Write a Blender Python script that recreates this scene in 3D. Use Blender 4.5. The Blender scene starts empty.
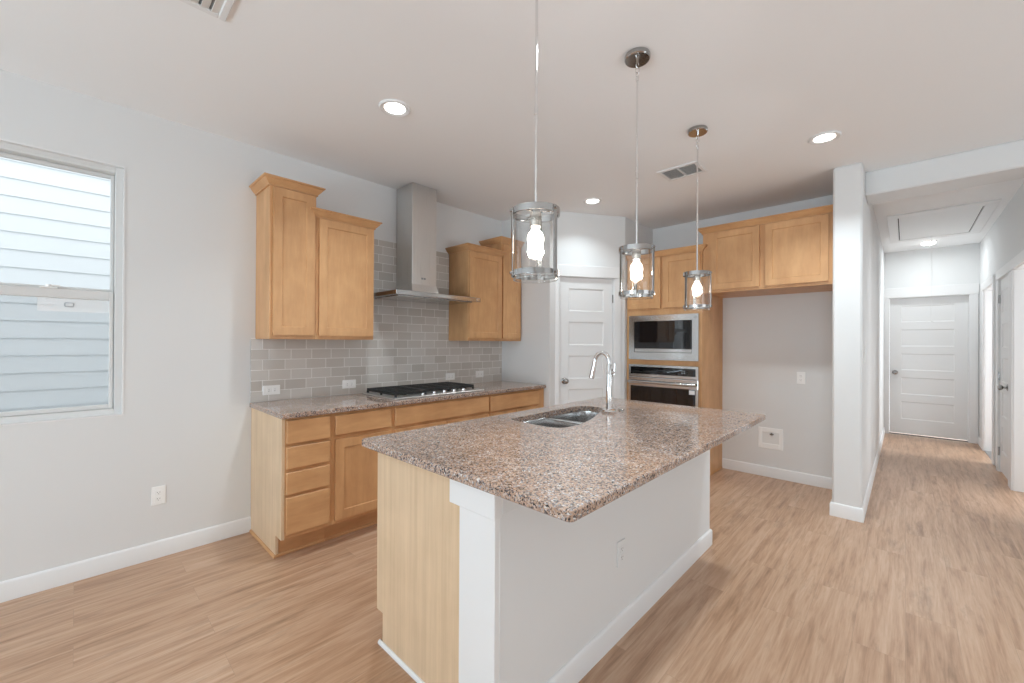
import bpy, bmesh, math, random
from mathutils import Vector, Matrix
random.seed(7)
scene = bpy.context.scene
COL = scene.collection

# ------------------------------------------------------------------ camera, sky, lamps, exposure
CAM_F, CAM_YAW, CAM_PITCH, CAM_ROLL, CAM_H = 414.707, 0.7600, 0.0024, 0.0052, 1.3507
F0 = Vector((-math.sin(CAM_YAW), math.cos(CAM_YAW), 0)); R0 = Vector((math.cos(CAM_YAW), math.sin(CAM_YAW), 0)); U0 = Vector((0, 0, 1))
F1 = F0 * math.cos(CAM_PITCH) + U0 * math.sin(CAM_PITCH)
U1 = U0 * math.cos(CAM_PITCH) - F0 * math.sin(CAM_PITCH)
R2 = R0 * math.cos(CAM_ROLL) + U1 * math.sin(CAM_ROLL)
U2 = U1 * math.cos(CAM_ROLL) - R0 * math.sin(CAM_ROLL)
cam_data = bpy.data.cameras.new('camera')
cam_data.sensor_width = 36.0
cam_data.lens = CAM_F / 1024 * 36.0
cam_data.clip_start = 0.02
cam = bpy.data.objects.new('camera', cam_data)
COL.objects.link(cam)
cam.matrix_world = Matrix(((R2.x, U2.x, -F1.x, 0), (R2.y, U2.y, -F1.y, 0), (R2.z, U2.z, -F1.z, CAM_H), (0, 0, 0, 1)))
scene.camera = cam

world = bpy.data.worlds.new('sky')
scene.world = world
world.use_nodes = True
bg = world.node_tree.nodes['Background']
bg.inputs['Color'].default_value = (0.92, 0.97, 1.0, 1)
bg.inputs['Strength'].default_value = 1.75

scene.view_settings.view_transform = 'Standard'
scene.view_settings.look = 'None'
scene.view_settings.gamma = 1.0
scene.view_settings.use_curve_mapping = False
scene.view_settings.exposure = 0.24
scene.cycles.max_bounces = 14
scene.cycles.diffuse_bounces = 8
scene.cycles.glossy_bounces = 6
scene.cycles.transparent_max_bounces = 24
scene.cycles.caustics_reflective = False
scene.cycles.caustics_refractive = False
scene.cycles.sample_clamp_indirect = 6.0


def lamp(name, kind, loc, rot, power, color=(1, 1, 1), sx=1.0, sy=1.0, spread=None):
    d = bpy.data.lights.new(name, kind)
    d.energy = power
    d.color = color
    if kind == 'AREA':
        d.shape = 'RECTANGLE'
        d.size = sx
        d.size_y = sy
        if spread:
            d.spread = spread
    else:
        d.shadow_soft_size = sx
    o = bpy.data.objects.new(name, d)
    o.location = loc
    o.rotation_euler = rot
    COL.objects.link(o)
    return o


PI = math.pi
DAY = (0.74, 0.89, 1.0)
# daylight pouring through the windows behind the camera (lamps stand outside the glass)
for wx in (-2.2, -0.5, 1.2):
    lamp('window_daylight', 'AREA', (wx, -4.22, 1.35), (PI / 2, 0, 0), 17, DAY, 1.3, 2.1)
    # added fill aimed up through the same glass to brighten the ceiling
    lamp('ceiling_fill', 'AREA', (wx, -4.75, 0.15), (PI / 2 + .42, 0, 0), 100, (.66, .865, 1.0), 1.4, 1.2)
# added fill lamps outside an unseen glazed opening on the right
lamp('side_fill', 'AREA', (3.47, 1.8, 1.2), (0, PI / 2, 0), 2, DAY, 2.2, 2.4)
lamp('side_ceiling_fill', 'AREA', (3.95, 1.8, 0.1), (0, PI / 2 + .7, 0), 36, (.68, .87, 1.0), 1.2, 2.2)
# added fill lamps at the ceiling, outside the frame and without fixtures
for lx, ly in ((.9, -1.8), (-1.6, -1.8), (-.4, 1.3)):
    lamp('unseen_fill_lamp', 'AREA', (lx, ly, 2.73), (0, 0, 0), 8 if ly > 1 else 4, (.84, .95, 1.0), .14, .14, 2.2)
# daylight in the side room off the hall
for ly, lw in ((5.6, 24), (7.6, 62)):
    lamp('side_room_daylight', 'AREA', (2.6, ly, 1.5), (0, PI / 2, 0), lw, (.88, .95, 1.0), 1.5, 1.2)

# ------------------------------------------------------------------ materials
MATS = {}


def new_mat(name):
    m = bpy.data.materials.new(name)
    m.use_nodes = True
    nt = m.node_tree
    b = nt.nodes['Principled BSDF']
    MATS[name] = m
    return m, nt, b


def plain(name, color, rough=0.5, metal=0.0, spec=0.5, bump=0.0, bump_scale=200, coat=0.0):
    m, nt, b = new_mat(name)
    b.inputs['Base Color'].default_value = (*color, 1)
    b.inputs['Roughness'].default_value = rough
    b.inputs['Metallic'].default_value = metal
    b.inputs['Specular IOR Level'].default_value = spec
    if coat:
        b.inputs['Coat Weight'].default_value = coat
    if bump:
        tc = nt.nodes.new('ShaderNodeTexCoord')
        n = nt.nodes.new('ShaderNodeTexNoise')
        n.inputs['Scale'].default_value = bump_scale
        n.inputs['Detail'].default_value = 3
        bp = nt.nodes.new('ShaderNodeBump')
        bp.inputs['Strength'].default_value = bump
        bp.inputs['Distance'].default_value = 0.002
        nt.links.new(tc.outputs['Object'], n.inputs['Vector'])
        nt.links.new(n.outputs['Fac'], bp.inputs['Height'])
        nt.links.new(bp.outputs['Normal'], b.inputs['Normal'])
    return m


def emitter(name, color, strength):
    m, nt, b = new_mat(name)
    b.inputs['Base Color'].default_value = (*color, 1)
    b.inputs['Emission Color'].default_value = (*color, 1)
    b.inputs['Emission Strength'].default_value = strength
    return m


def ramp(nt, stops, interp='LINEAR'):
    r = nt.nodes.new('ShaderNodeValToRGB')
    r.color_ramp.interpolation = interp
    e = r.color_ramp.elements
    e[0].position, e[0].color = stops[0][0], (*stops[0][1], 1)
    e[1].position, e[1].color = stops[1][0], (*stops[1][1], 1)
    for p, c in stops[2:]:
        q = e.new(p)
        q.color = (*c, 1)
    return r


def wood(name, dark, light, scale, rough=0.38, fine=1.0):
    """maple: soft blotches plus a fine grain drawn out along the axis with the small scale"""
    m, nt, b = new_mat(name)
    L = nt.links.new
    tc = nt.nodes.new('ShaderNodeTexCoord')
    mp = nt.nodes.new('ShaderNodeMapping')
    mp.inputs['Scale'].default_value = scale
    L(tc.outputs['Object'], mp.inputs['Vector'])
    n1 = nt.nodes.new('ShaderNodeTexNoise')
    n1.inputs['Scale'].default_value = 1.0
    n1.inputs['Detail'].default_value = 5
    n1.inputs['Roughness'].default_value = 0.55
    L(mp.outputs['Vector'], n1.inputs['Vector'])
    n2 = nt.nodes.new('ShaderNodeTexNoise')
    n2.inputs['Scale'].default_value = 7.0
    n2.inputs['Detail'].default_value = 4
    L(mp.outputs['Vector'], n2.inputs['Vector'])
    n3 = nt.nodes.new('ShaderNodeTexNoise')
    n3.inputs['Scale'].default_value = 6.0
    n3.inputs['Detail'].default_value = 3
    L(tc.outputs['Object'], n3.inputs['Vector'])
    mx = nt.nodes.new('ShaderNodeMath')
    mx.operation = 'MULTIPLY_ADD'
    mx.inputs[1].default_value = 0.30 * fine
    L(n2.outputs['Fac'], mx.inputs[0])
    L(n1.outputs['Fac'], mx.inputs[2])
    m2 = nt.nodes.new('ShaderNodeMath')
    m2.operation = 'MULTIPLY_ADD'
    m2.inputs[1].default_value = 0.55
    L(n3.outputs['Fac'], m2.inputs[0])
    L(mx.outputs[0], m2.inputs[2])
    r = ramp(nt, [(0.62, dark), (1.18, light)])
    mr = nt.nodes.new('ShaderNodeMapRange')
    mr.inputs['From Min'].default_value = 0.62
    mr.inputs['From Max'].default_value = 1.24
    L(m2.outputs[0], mr.inputs['Value'])
    r.color_ramp.elements[0].position = 0.0
    r.color_ramp.elements[1].position = 1.0
    L(mr.outputs['Result'], r.inputs['Fac'])
    L(r.outputs['Color'], b.inputs['Base Color'])
    b.inputs['Roughness'].default_value = rough
    b.inputs['Specular IOR Level'].default_value = 0.4
    return m


plain('wall_paint', (0.735, 0.74, 0.74), 0.75, spec=0.25, bump=0.12, bump_scale=160)
plain('ceiling_paint', (0.88, 0.885, 0.89), 0.85, spec=0.2, bump=0.15, bump_scale=110)
plain('trim_paint', (0.79, 0.79, 0.79), 0.4, spec=0.4)
plain('door_paint', (0.77, 0.77, 0.768), 0.42, spec=0.4)
plain('vinyl', (0.70, 0.70, 0.69), 0.4)
plain('plastic_white', (0.90, 0.90, 0.89), 0.35)
plain('slot_dark', (0.06, 0.06, 0.06), 0.6)
plain('painted_gap_shade', (0.05, 0.045, 0.04), 0.8)  # dark paint standing in for the shade inside gaps
plain('chrome', (0.80, 0.80, 0.80), 0.07, 1.0)
plain('nickel', (0.46, 0.45, 0.44), 0.13, 1.0)
plain('hardware_nickel', (0.36, 0.35, 0.34), 0.25, 1.0)
plain('cast_iron', (0.018, 0.018, 0.018), 0.55)
plain('brass', (0.75, 0.55, 0.28), 0.3, 1.0)
plain('black_glass', (0.008, 0.008, 0.009), 0.02, spec=0.6)
plain('window_tint', (0.02, 0.02, 0.022), 0.03, spec=0.6)
plain('duct_grey', (0.22, 0.22, 0.22), 0.8)
plain('register_paint', (0.78, 0.78, 0.77), 0.5)
plain('sticker', (0.85, 0.88, 0.92), 0.4)
plain('siding', (0.74, 0.785, 0.81), 0.6)
plain('gravel', (0.35, 0.33, 0.30), 0.9, bump=0.5, bump_scale=40)
plain('cord_white', (0.75, 0.75, 0.74), 0.6)
plain('socket_metal', (0.72, 0.68, 0.62), 0.25, 1.0)
plain('display_grey', (0.25, 0.27, 0.28), 0.3)
emitter('lamp_lens', (1.0, 0.97, 0.93), 7.0)
emitter('bulb_glow', (1.0, 0.93, 0.84), 14.0)

wood('maple_upright', (0.50, 0.26, 0.115), (0.69, 0.40, 0.195), (9, 9, 1.6))
wood('maple_level', (0.50, 0.26, 0.115), (0.69, 0.40, 0.195), (9, 1.6, 9))
wood('maple_level_wide', (0.50, 0.26, 0.115), (0.69, 0.40, 0.195), (1.6, 9, 9))
wood('veneer_upright_lit', (0.58, 0.42, 0.265), (0.74, 0.56, 0.38), (36, 36, 0.9), 0.45, 1.4)  # straight veneer grain, its tone lightened to paint brighter light on the end panels


def steel(name, color, rough, scale, amount):
    m, nt, b = new_mat(name)
    L = nt.links.new
    b.inputs['Metallic'].default_value = 1.0
    b.inputs['Base Color'].default_value = (*color, 1)
    tc = nt.nodes.new('ShaderNodeTexCoord')
    mp = nt.nodes.new('ShaderNodeMapping')
    mp.inputs['Scale'].default_value = scale
    n = nt.nodes.new('ShaderNodeTexNoise')
    n.inputs['Scale'].default_value = 1.0
    n.inputs['Detail'].default_value = 4
    L(tc.outputs['Object'], mp.inputs['Vector'])
    L(mp.outputs['Vector'], n.inputs['Vector'])
    mr = nt.nodes.new('ShaderNodeMapRange')
    mr.inputs['To Min'].default_value = rough - amount
    mr.inputs['To Max'].default_value = rough + amount
    L(n.outputs['Fac'], mr.inputs['Value'])
    L(mr.outputs['Result'], b.inputs['Roughness'])
    bp = nt.nodes.new('ShaderNodeBump')
    bp.inputs['Strength'].default_value = 0.04
    bp.inputs['Distance'].default_value = 0.001
    L(n.outputs['Fac'], bp.inputs['Height'])
    L(bp.outputs['Normal'], b.inputs['Normal'])
    return m


steel('steel_upright', (0.70, 0.685, 0.665), 0.30, (300, 300, 2), 0.08)
steel('steel_level', (0.55, 0.54, 0.53), 0.15, (2, 260, 260), 0.05)
plain('steel_bowl', (0.66, 0.66, 0.66), 0.2, 1.0)
plain('steel_tray', (0.80, 0.79, 0.78), 0.42, 1.0)


def granite():
    m, nt, b = new_mat('granite')
    L = nt.links.new
    tc = nt.nodes.new('ShaderNodeTexCoord')
    nz = nt.nodes.new('ShaderNodeTexNoise')
    nz.inputs['Scale'].default_value = 120
    nz.inputs['Detail'].default_value = 2
    mixv = nt.nodes.new('ShaderNodeMix')
    mixv.data_type = 'VECTOR'
    mixv.inputs['Factor'].default_value = 0.012
    L(tc.outputs['Object'], nz.inputs['Vector'])
    L(tc.outputs['Object'], mixv.inputs[4])
    L(nz.outputs['Color'], mixv.inputs[5])
    v1 = nt.nodes.new('ShaderNodeTexVoronoi')
    v1.inputs['Scale'].default_value = 215
    L(mixv.outputs[1], v1.inputs['Vector'])
    sep = nt.nodes.new('ShaderNodeSeparateColor')
    L(v1.outputs['Color'], sep.inputs['Color'])
    big = nt.nodes.new('ShaderNodeTexNoise')
    big.inputs['Scale'].default_value = 14
    big.inputs['Detail'].default_value = 5
    big.inputs['Roughness'].default_value = 0.6
    L(tc.outputs['Object'], big.inputs['Vector'])
    add = nt.nodes.new('ShaderNodeMath')
    add.operation = 'MULTIPLY_ADD'
    add.inputs[1].default_value = 0.55
    L(big.outputs['Fac'], add.inputs[0])
    L(sep.outputs['Red'], add.inputs[2])
    sub = nt.nodes.new('ShaderNodeMath')
    sub.operation = 'SUBTRACT'
    sub.inputs[1].default_value = 0.275
    L(add.outputs[0], sub.inputs[0])
    r = ramp(nt, [(0.0, (0.04, 0.036, 0.038)), (0.10, (0.12, 0.10, 0.097)), (0.20, (0.25, 0.195, 0.175)), (0.32, (0.40, 0.265, 0.195)),
                  (0.54, (0.48, 0.335, 0.25)), (0.76, (0.52, 0.42, 0.36)), (0.89, (0.34, 0.345, 0.36)), (0.965, (0.66, 0.64, 0.62))], 'CONSTANT')
    L(sub.outputs[0], r.inputs['Fac'])
    L(r.outputs['Color'], b.inputs['Base Color'])
    b.inputs['Roughness'].default_value = 0.07
    b.inputs['Specular IOR Level'].default_value = 0.55
    return m


granite()


def floor_mat():
    m, nt, b = new_mat('plank_floor')
    L = nt.links.new
    tc = nt.nodes.new('ShaderNodeTexCoord')
    mp = nt.nodes.new('ShaderNodeMapping')
    mp.inputs['Rotation'].default_value = (0, 0, PI / 2)
    L(tc.outputs['Object'], mp.inputs['Vector'])
    br = nt.nodes.new('ShaderNodeTexBrick')
    br.offset = 0.37
    br.offset_frequency = 2
    br.inputs['Scale'].default_value = 1.0
    br.inputs['Brick Width'].default_value = 1.22
    br.inputs['Row Height'].default_value = 0.178
    br.inputs['Mortar Size'].default_value = 0.0006
    br.inputs['Mortar Smooth'].default_value = 0.1
    br.inputs['Bias'].default_value = 0.0
    br.inputs['Color1'].default_value = (0, 0, 0, 1)
    br.inputs['Color2'].default_value = (1, 1, 1, 1)
    br.inputs['Mortar'].default_value = (0.3, 0.3, 0.3, 1)
    L(mp.outputs['Vector'], br.inputs['Vector'])
    # per plank offset of the grain
    sc = nt.nodes.new('ShaderNodeVectorMath')
    sc.operation = 'SCALE'
    sc.inputs['Scale'].default_value = 37.0
    L(br.outputs['Color'], sc.inputs[0])
    ad = nt.nodes.new('ShaderNodeVectorMath')
    ad.operation = 'ADD'
    L(mp.outputs['Vector'], ad.inputs[0])
    L(sc.outputs['Vector'], ad.inputs[1])
    g = nt.nodes.new('ShaderNodeMapping')
    g.inputs['Scale'].default_value = (1.9, 26, 26)
    L(ad.outputs['Vector'], g.inputs['Vector'])
    n1 = nt.nodes.new('ShaderNodeTexNoise')
    n1.inputs['Scale'].default_value = 1.0
    n1.inputs['Detail'].default_value = 6
    n1.inputs['Roughness'].default_value = 0.6
    n1.inputs['Distortion'].default_value = 0.6
    L(g.outputs['Vector'], n1.inputs['Vector'])
    g2 = nt.nodes.new('ShaderNodeMapping')
    g2.inputs['Scale'].default_value = (7, 120, 120)
    L(ad.outputs['Vector'], g2.inputs['Vector'])
    n2 = nt.nodes.new('ShaderNodeTexNoise')
    n2.inputs['Scale'].default_value = 1.0
    n2.inputs['Detail'].default_value = 3
    L(g2.outputs['Vector'], n2.inputs['Vector'])
    sep = nt.nodes.new('ShaderNodeSeparateColor')
    L(br.outputs['Color'], sep.inputs['Color'])
    a1 = nt.nodes.new('ShaderNodeMath')
    a1.operation = 'MULTIPLY_ADD'
    a1.inputs[1].default_value = 0.10
    L(sep.outputs['Red'], a1.inputs[0])
    L(n1.outputs['Fac'], a1.inputs[2])
    a2 = nt.nodes.new('ShaderNodeMath')
    a2.operation = 'MULTIPLY_ADD'
    a2.inputs[1].default_value = 0.36
    L(n2.outputs['Fac'], a2.inputs[0])
    L(a1.outputs[0], a2.inputs[2])
    mr = nt.nodes.new('ShaderNodeMapRange')
    mr.inputs['From Min'].default_value = 0.43
    mr.inputs['From Max'].default_value = 0.98
    L(a2.outputs[0], mr.inputs['Value'])
    r = ramp(nt, [(0.0, (0.255, 0.140, 0.080)), (0.35, (0.415, 0.247, 0.150)), (0.6, (0.50, 0.315, 0.202)), (1.0, (0.59, 0.405, 0.285))])
    L(mr.outputs['Result'], r.inputs['Fac'])
    mx = nt.nodes.new('ShaderNodeMix')
    mx.data_type = 'RGBA'
    L(br.outputs['Fac'], mx.inputs['Factor'])
    L(r.outputs['Color'], mx.inputs[6])
    mx.inputs[7].default_value = (0.36, 0.235, 0.155, 1)
    # darker knots and mineral smudges in the planks
    g3 = nt.nodes.new('ShaderNodeMapping')
    g3.inputs['Scale'].default_value = (2.0, 10, 10)
    L(ad.outputs['Vector'], g3.inputs['Vector'])
    n3 = nt.nodes.new('ShaderNodeTexNoise')
    n3.inputs['Scale'].default_value = 1.0
    n3.inputs['Detail'].default_value = 7
    n3.inputs['Roughness'].default_value = 0.7
    L(g3.outputs['Vector'], n3.inputs['Vector'])
    r3 = ramp(nt, [(0.55, (1, 1, 1)), (0.74, (0.62, 0.60, 0.57))])
    L(n3.outputs['Fac'], r3.inputs['Fac'])
    mk = nt.nodes.new('ShaderNodeMix')
    mk.data_type = 'RGBA'
    mk.blend_type = 'MULTIPLY'
    mk.inputs['Factor'].default_value = 1.0
    L(mx.outputs[2], mk.inputs[6])
    L(r3.outputs['Color'], mk.inputs[7])
    L(mk.outputs[2], b.inputs['Base Color'])
    b.inputs['Roughness'].default_value = 0.36
    b.inputs['Specular IOR Level'].default_value = 0.7
    bp = nt.nodes.new('ShaderNodeBump')
    bp.inputs['Strength'].default_value = 0.06
    bp.inputs['Distance'].default_value = 0.002
    L(n2.outputs['Fac'], bp.inputs['Height'])
    L(bp.outputs['Normal'], b.inputs['Normal'])


floor_mat()


def tile_mat():
    m, nt, b = new_mat('glazed_tile')
    L = nt.links.new
    g = nt.nodes.new('ShaderNodeNewGeometry')
    r = ramp(nt, [(0.0, (0.52, 0.485, 0.445)), (0.5, (0.58, 0.545, 0.505)), (1.0, (0.64, 0.61, 0.575))])
    L(g.outputs['Random Per Island'], r.inputs['Fac'])
    L(r.outputs['Color'], b.inputs['Base Color'])
    b.inputs['Roughness'].default_value = 0.10
    b.inputs['Specular IOR Level'].default_value = 0.5
    tc = nt.nodes.new('ShaderNodeTexCoord')
    n = nt.nodes.new('ShaderNodeTexNoise')
    n.inputs['Scale'].default_value = 18
    L(tc.outputs['Object'], n.inputs['Vector'])
    bp = nt.nodes.new('ShaderNodeBump')
    bp.inputs['Strength'].default_value = 0.12
    bp.inputs['Distance'].default_value = 0.004
    L(n.outputs['Fac'], bp.inputs['Height'])
    L(bp.outputs['Normal'], b.inputs['Normal'])
    plain('grout', (0.88, 0.87, 0.85), 0.8)


tile_mat()


def thin_glass(name, base, rim, power=4.0, tint=(1, 1, 1), rough=0.0):
    """a single thin pane: see-through, mirror reflection that grows towards grazing view, same from both faces"""
    m, nt, b = new_mat(name)
    L = nt.links.new
    nt.nodes.remove(b)
    out = nt.nodes['Material Output']
    lw = nt.nodes.new('ShaderNodeLayerWeight')
    lw.inputs['Blend'].default_value = 0.5
    pw = nt.nodes.new('ShaderNodeMath')
    pw.operation = 'POWER'
    pw.inputs[1].default_value = power
    L(lw.outputs['Facing'], pw.inputs[0])
    ma = nt.nodes.new('ShaderNodeMath')
    ma.operation = 'MULTIPLY_ADD'
    ma.use_clamp = True
    ma.inputs[1].default_value = rim
    ma.inputs[2].default_value = base
    L(pw.outputs[0], ma.inputs[0])
    tr = nt.nodes.new('ShaderNodeBsdfTransparent')
    tr.inputs['Color'].default_value = (*tint, 1)
    gl = nt.nodes.new('ShaderNodeBsdfGlossy')
    gl.inputs['Roughness'].default_value = rough
    mx = nt.nodes.new('ShaderNodeMixShader')
    L(ma.outputs[0], mx.inputs['Fac'])
    L(tr.outputs['BSDF'], mx.inputs[1])
    L(gl.outputs['BSDF'], mx.inputs[2])
    L(mx.outputs['Shader'], out.inputs['Surface'])
    return m


thin_glass('clear_glass', 0.03, 0.6, 5.0)
thin_glass('lamp_glass', 0.09, 0.85, 3.0, (0.98, 0.975, 0.965), 0.02)


def veil_mat(name, color, rough, fac):
    """see-through film: part of the light passes straight, the rest meets a matt surface"""
    m, nt, b = new_mat(name)
    L = nt.links.new
    out = nt.nodes['Material Output']
    b.inputs['Base Color'].default_value = (*color, 1)
    b.inputs['Roughness'].default_value = rough
    tr = nt.nodes.new('ShaderNodeBsdfTransparent')
    mx = nt.nodes.new('ShaderNodeMixShader')
    mx.inputs['Fac'].default_value = fac
    L(tr.outputs['BSDF'], mx.inputs[1])
    L(b.outputs['BSDF'], mx.inputs[2])
    L(mx.outputs['Shader'], out.inputs['Surface'])


veil_mat('insect_screen', (0.42, 0.46, 0.50), 0.8, 0.20)
veil_mat('frosted_label', (0.95, 0.96, 0.97), 0.5, 0.45)


# ------------------------------------------------------------------ mesh helpers
class MB:
    def __init__(self, mat=None):
        self.v, self.f, self.M = [], [], mat

    def add(self, verts, faces):
        n = len(self.v)
        for p in verts:
            p = Vector(p)
            self.v.append(self.M @ p if self.M else p)
        self.f += [tuple(i + n for i in f) for f in faces]
        return self

    def box(self, x0, x1, y0, y1, z0, z1, b=0.0):
        x0, x1 = min(x0, x1), max(x0, x1)
        y0, y1 = min(y0, y1), max(y0, y1)
        z0, z1 = min(z0, z1), max(z0, z1)
        b = min(b, (x1 - x0) * .45, (y1 - y0) * .45, (z1 - z0) * .45)
        if b <= 0:
            v = [(x, y, z) for x in (x0, x1) for y in (y0, y1) for z in (z0, z1)]
            return self.add(v, [(0, 1, 3, 2), (4, 6, 7, 5), (0, 4, 5, 1), (2, 3, 7, 6), (0, 2, 6, 4), (1, 5, 7, 3)])
        v, ix = [], {}
        X, Y, Z = (x0, x1), (y0, y1), (z0, z1)
        s = (1, -1)
        for i in (0, 1):
            for j in (0, 1):
                for k in (0, 1):
                    for a in range(3):
                        p = [X[i] + b * s[i], Y[j] + b * s[j], Z[k] + b * s[k]]
                        p[a] = (X[i], Y[j], Z[k])[a]
                        ix[i, j, k, a] = len(v)
                        v.append(tuple(p))
        g = lambda i, j, k, a: ix[i, j, k, a]
        fs = []
        for i in (0, 1):
            fs.append([g(i, 0, 0, 0), g(i, 1, 0, 0), g(i, 1, 1, 0), g(i, 0, 1, 0)])
            fs.append([g(0, i, 0, 1), g(1, i, 0, 1), g(1, i, 1, 1), g(0, i, 1, 1)])
            fs.append([g(0, 0, i, 2), g(1, 0, i, 2), g(1, 1, i, 2), g(0, 1, i, 2)])
            for j in (0, 1):
                fs.append([g(i, j, 0, 0), g(i, j, 1, 0), g(i, j, 1, 1), g(i, j, 0, 1)])
                fs.append([g(i, 0, j, 0), g(i, 1, j, 0), g(i, 1, j, 2), g(i, 0, j, 2)])
                fs.append([g(0, i, j, 1), g(1, i, j, 1), g(1, i, j, 2), g(0, i, j, 2)])
                for k in (0, 1):
                    fs.append([g(i, j, k, 0), g(i, j, k, 1), g(i, j, k, 2)])
        return self.add(v, fs)

    def rim(self, x0, x1, y0, y1, z0, z1, wl, wr, wb, wt, b=0.0):
        """rectangular frame in the x/z plane, four butted pieces"""
        self.box(x0, x0 + wl, y0, y1, z0, z1, b).box(x1 - wr, x1, y0, y1, z0, z1, b)
        return self.box(x0 + wl, x1 - wr, y0, y1, z0, z0 + wb, b).box(x0 + wl, x1 - wr, y0, y1, z1 - wt, z1, b)

    def cyl(self, p0, p1, r, seg=16, r2=None, cap=True):
        p0, p1 = Vector(p0), Vector(p1)
        d = (p1 - p0).normalized()
        a = d.orthogonal().normalized()
        c = d.cross(a)
        r2 = r if r2 is None else r2
        v = []
        for p, rr in ((p0, r), (p1, r2)):
            for i in range(seg):
                t = 2 * PI * i / seg
                v.append(p + (a * math.cos(t) + c * math.sin(t)) * rr)
        f = [(i, (i + 1) % seg, seg + (i + 1) % seg, seg + i) for i in range(seg)]
        if cap:
            f += [tuple(range(seg))[::-1], tuple(range(seg, 2 * seg))]
        return self.add(v, f)

    def lathe(self, prof, c, seg=24, axis='z', closed=False):
        """prof: (radius, height) pairs; closed joins the last to the first"""
        v = []
        for r, h in prof:
            for i in range(seg):
                t = 2 * PI * i / seg
                a, b2 = r * math.cos(t), r * math.sin(t)
                p = {'z': (a, b2, h), 'x': (h, a, b2), 'y': (a, h, b2)}[axis]
                v.append((p[0] + c[0], p[1] + c[1], p[2] + c[2]))
        n = len(prof)
        f = []
        for k in range(n if closed else n - 1):
            k2 = (k + 1) % n
            f += [(k * seg + i, k * seg + (i + 1) % seg, k2 * seg + (i + 1) % seg, k2 * seg + i) for i in range(seg)]
        if not closed:
            f += [tuple(range(seg))[::-1], tuple((n - 1) * seg + i for i in range(seg))]
        return self.add(v, f)

    def tube(self, pts, r, seg=12, closed=False):
        pts = [Vector(p) for p in pts]
        n = len(pts)
        rs = r if isinstance(r, (list, tuple)) else [r] * n
        v, prev = [], None
        for i, p in enumerate(pts):
            a = pts[(i - 1) % n] if closed or i else p
            b2 = pts[(i + 1) % n] if closed or i < n - 1 else p
            d = (b2 - a).normalized()
            if prev is None:
                prev = d.orthogonal().normalized()
            u = (prev - d * prev.dot(d)).normalized()
            prev = u
            w = d.cross(u)
            for k in range(seg):
                t = 2 * PI * k / seg
                v.append(p + (u * math.cos(t) + w * math.sin(t)) * rs[i])
        f = []
        for i in range(n if closed else n - 1):
            j = (i + 1) % n
            f += [(i * seg + k, i * seg + (k + 1) % seg, j * seg + (k + 1) % seg, j * seg + k) for k in range(seg)]
        if not closed:
            f += [tuple(range(seg))[::-1], tuple((n - 1) * seg + k for k in range(seg))]
        return self.add(v, f)

    def prism(self, poly, z0, z1):
        n = len(poly)
        v = [(x, y, z0) for x, y in poly] + [(x, y, z1) for x, y in poly]
        f = [tuple(range(n))[::-1], tuple(range(n, 2 * n))]
        f += [(i, (i + 1) % n, n + (i + 1) % n, n + i) for i in range(n)]
        return self.add(v, f)

    def sweep(self, path, prof, side=1):
        """profile (out, z) carried along a plan path with mitred corners, closed into a solid"""
        n, m = len(path), len(prof)
        P = [Vector((p[0], p[1])) for p in path]
        v = []
        for i in range(n):
            d0 = (P[i] - P[i - 1]).normalized() if i else None
            d1 = (P[i + 1] - P[i]).normalized() if i < n - 1 else None
            d0 = d0 or d1
            d1 = d1 or d0
            n0 = Vector((d0.y, -d0.x)) * side
            n1 = Vector((d1.y, -d1.x)) * side
            mt = (n0 + n1).normalized()
            k = 1 / max(0.2, mt.dot(n0))
            for o, z in prof:
                q = P[i] + mt * (o * k)
                v.append((q.x, q.y, z))
        f = []
        for i in range(n - 1):
            for k in range(m):
                k2 = (k + 1) % m
                f.append((i * m + k, i * m + k2, (i + 1) * m + k2, (i + 1) * m + k))
        f += [tuple(range(m))[::-1], tuple((n - 1) * m + k for k in range(m))]
        return self.add(v, f)

    def leaf(self, w, h, t, panels, depth=0.008, slope=0.012, both=True):
        """door leaf, front on y=0 looking to -y, back on y=t, sunk panels"""
        xs = sorted({0, w} | {p[0] for p in panels} | {p[1] for p in panels})
        zs = sorted({0, h} | {p[2] for p in panels} | {p[3] for p in panels})
        def inpanel(a, b2, c, d):
            for p in panels:
                if p[0] - 1e-6 <= a and b2 <= p[1] + 1e-6 and p[2] - 1e-6 <= c and d <= p[3] + 1e-6:
                    return True
        for y, s in ((0, 1), (t, -1)):
            for i in range(len(xs) - 1):
                for j in range(len(zs) - 1):
                    a, b2, c, d = xs[i], xs[i + 1], zs[j], zs[j + 1]
                    q = [(a, y, c), (b2, y, c), (b2, y, d), (a, y, d)]
                    if not inpanel(a, b2, c, d) or (s < 0 and not both):
                        self.add(q, [(0, 1, 2, 3) if s > 0 else (3, 2, 1, 0)])
                    else:
                        e, yy = slope, y + s * depth
                        q += [(a + e, yy, c + e), (b2 - e, yy, c + e), (b2 - e, yy, d - e), (a + e, yy, d - e)]
                        fs = [(0, 1, 5, 4), (1, 2, 6, 5), (2, 3, 7, 6), (3, 0, 4, 7), (4, 5, 6, 7)]
                        self.add(q, fs if s > 0 else [f[::-1] for f in fs])
        for i in range(len(xs) - 1):
            for z, fl in ((0, 0), (h, 1)):
                q = [(xs[i], 0, z), (xs[i], t, z), (xs[i + 1], t, z), (xs[i + 1], 0, z)]
                self.add(q, [(0, 1, 2, 3) if not fl else (3, 2, 1, 0)])
        for j in range(len(zs) - 1):
            for x, fl in ((0, 0), (w, 1)):
                q = [(x, 0, zs[j]), (x, 0, zs[j + 1]), (x, t, zs[j + 1]), (x, t, zs[j])]
                self.add(q, [(0, 1, 2, 3) if not fl else (3, 2, 1, 0)])
        return self

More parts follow.
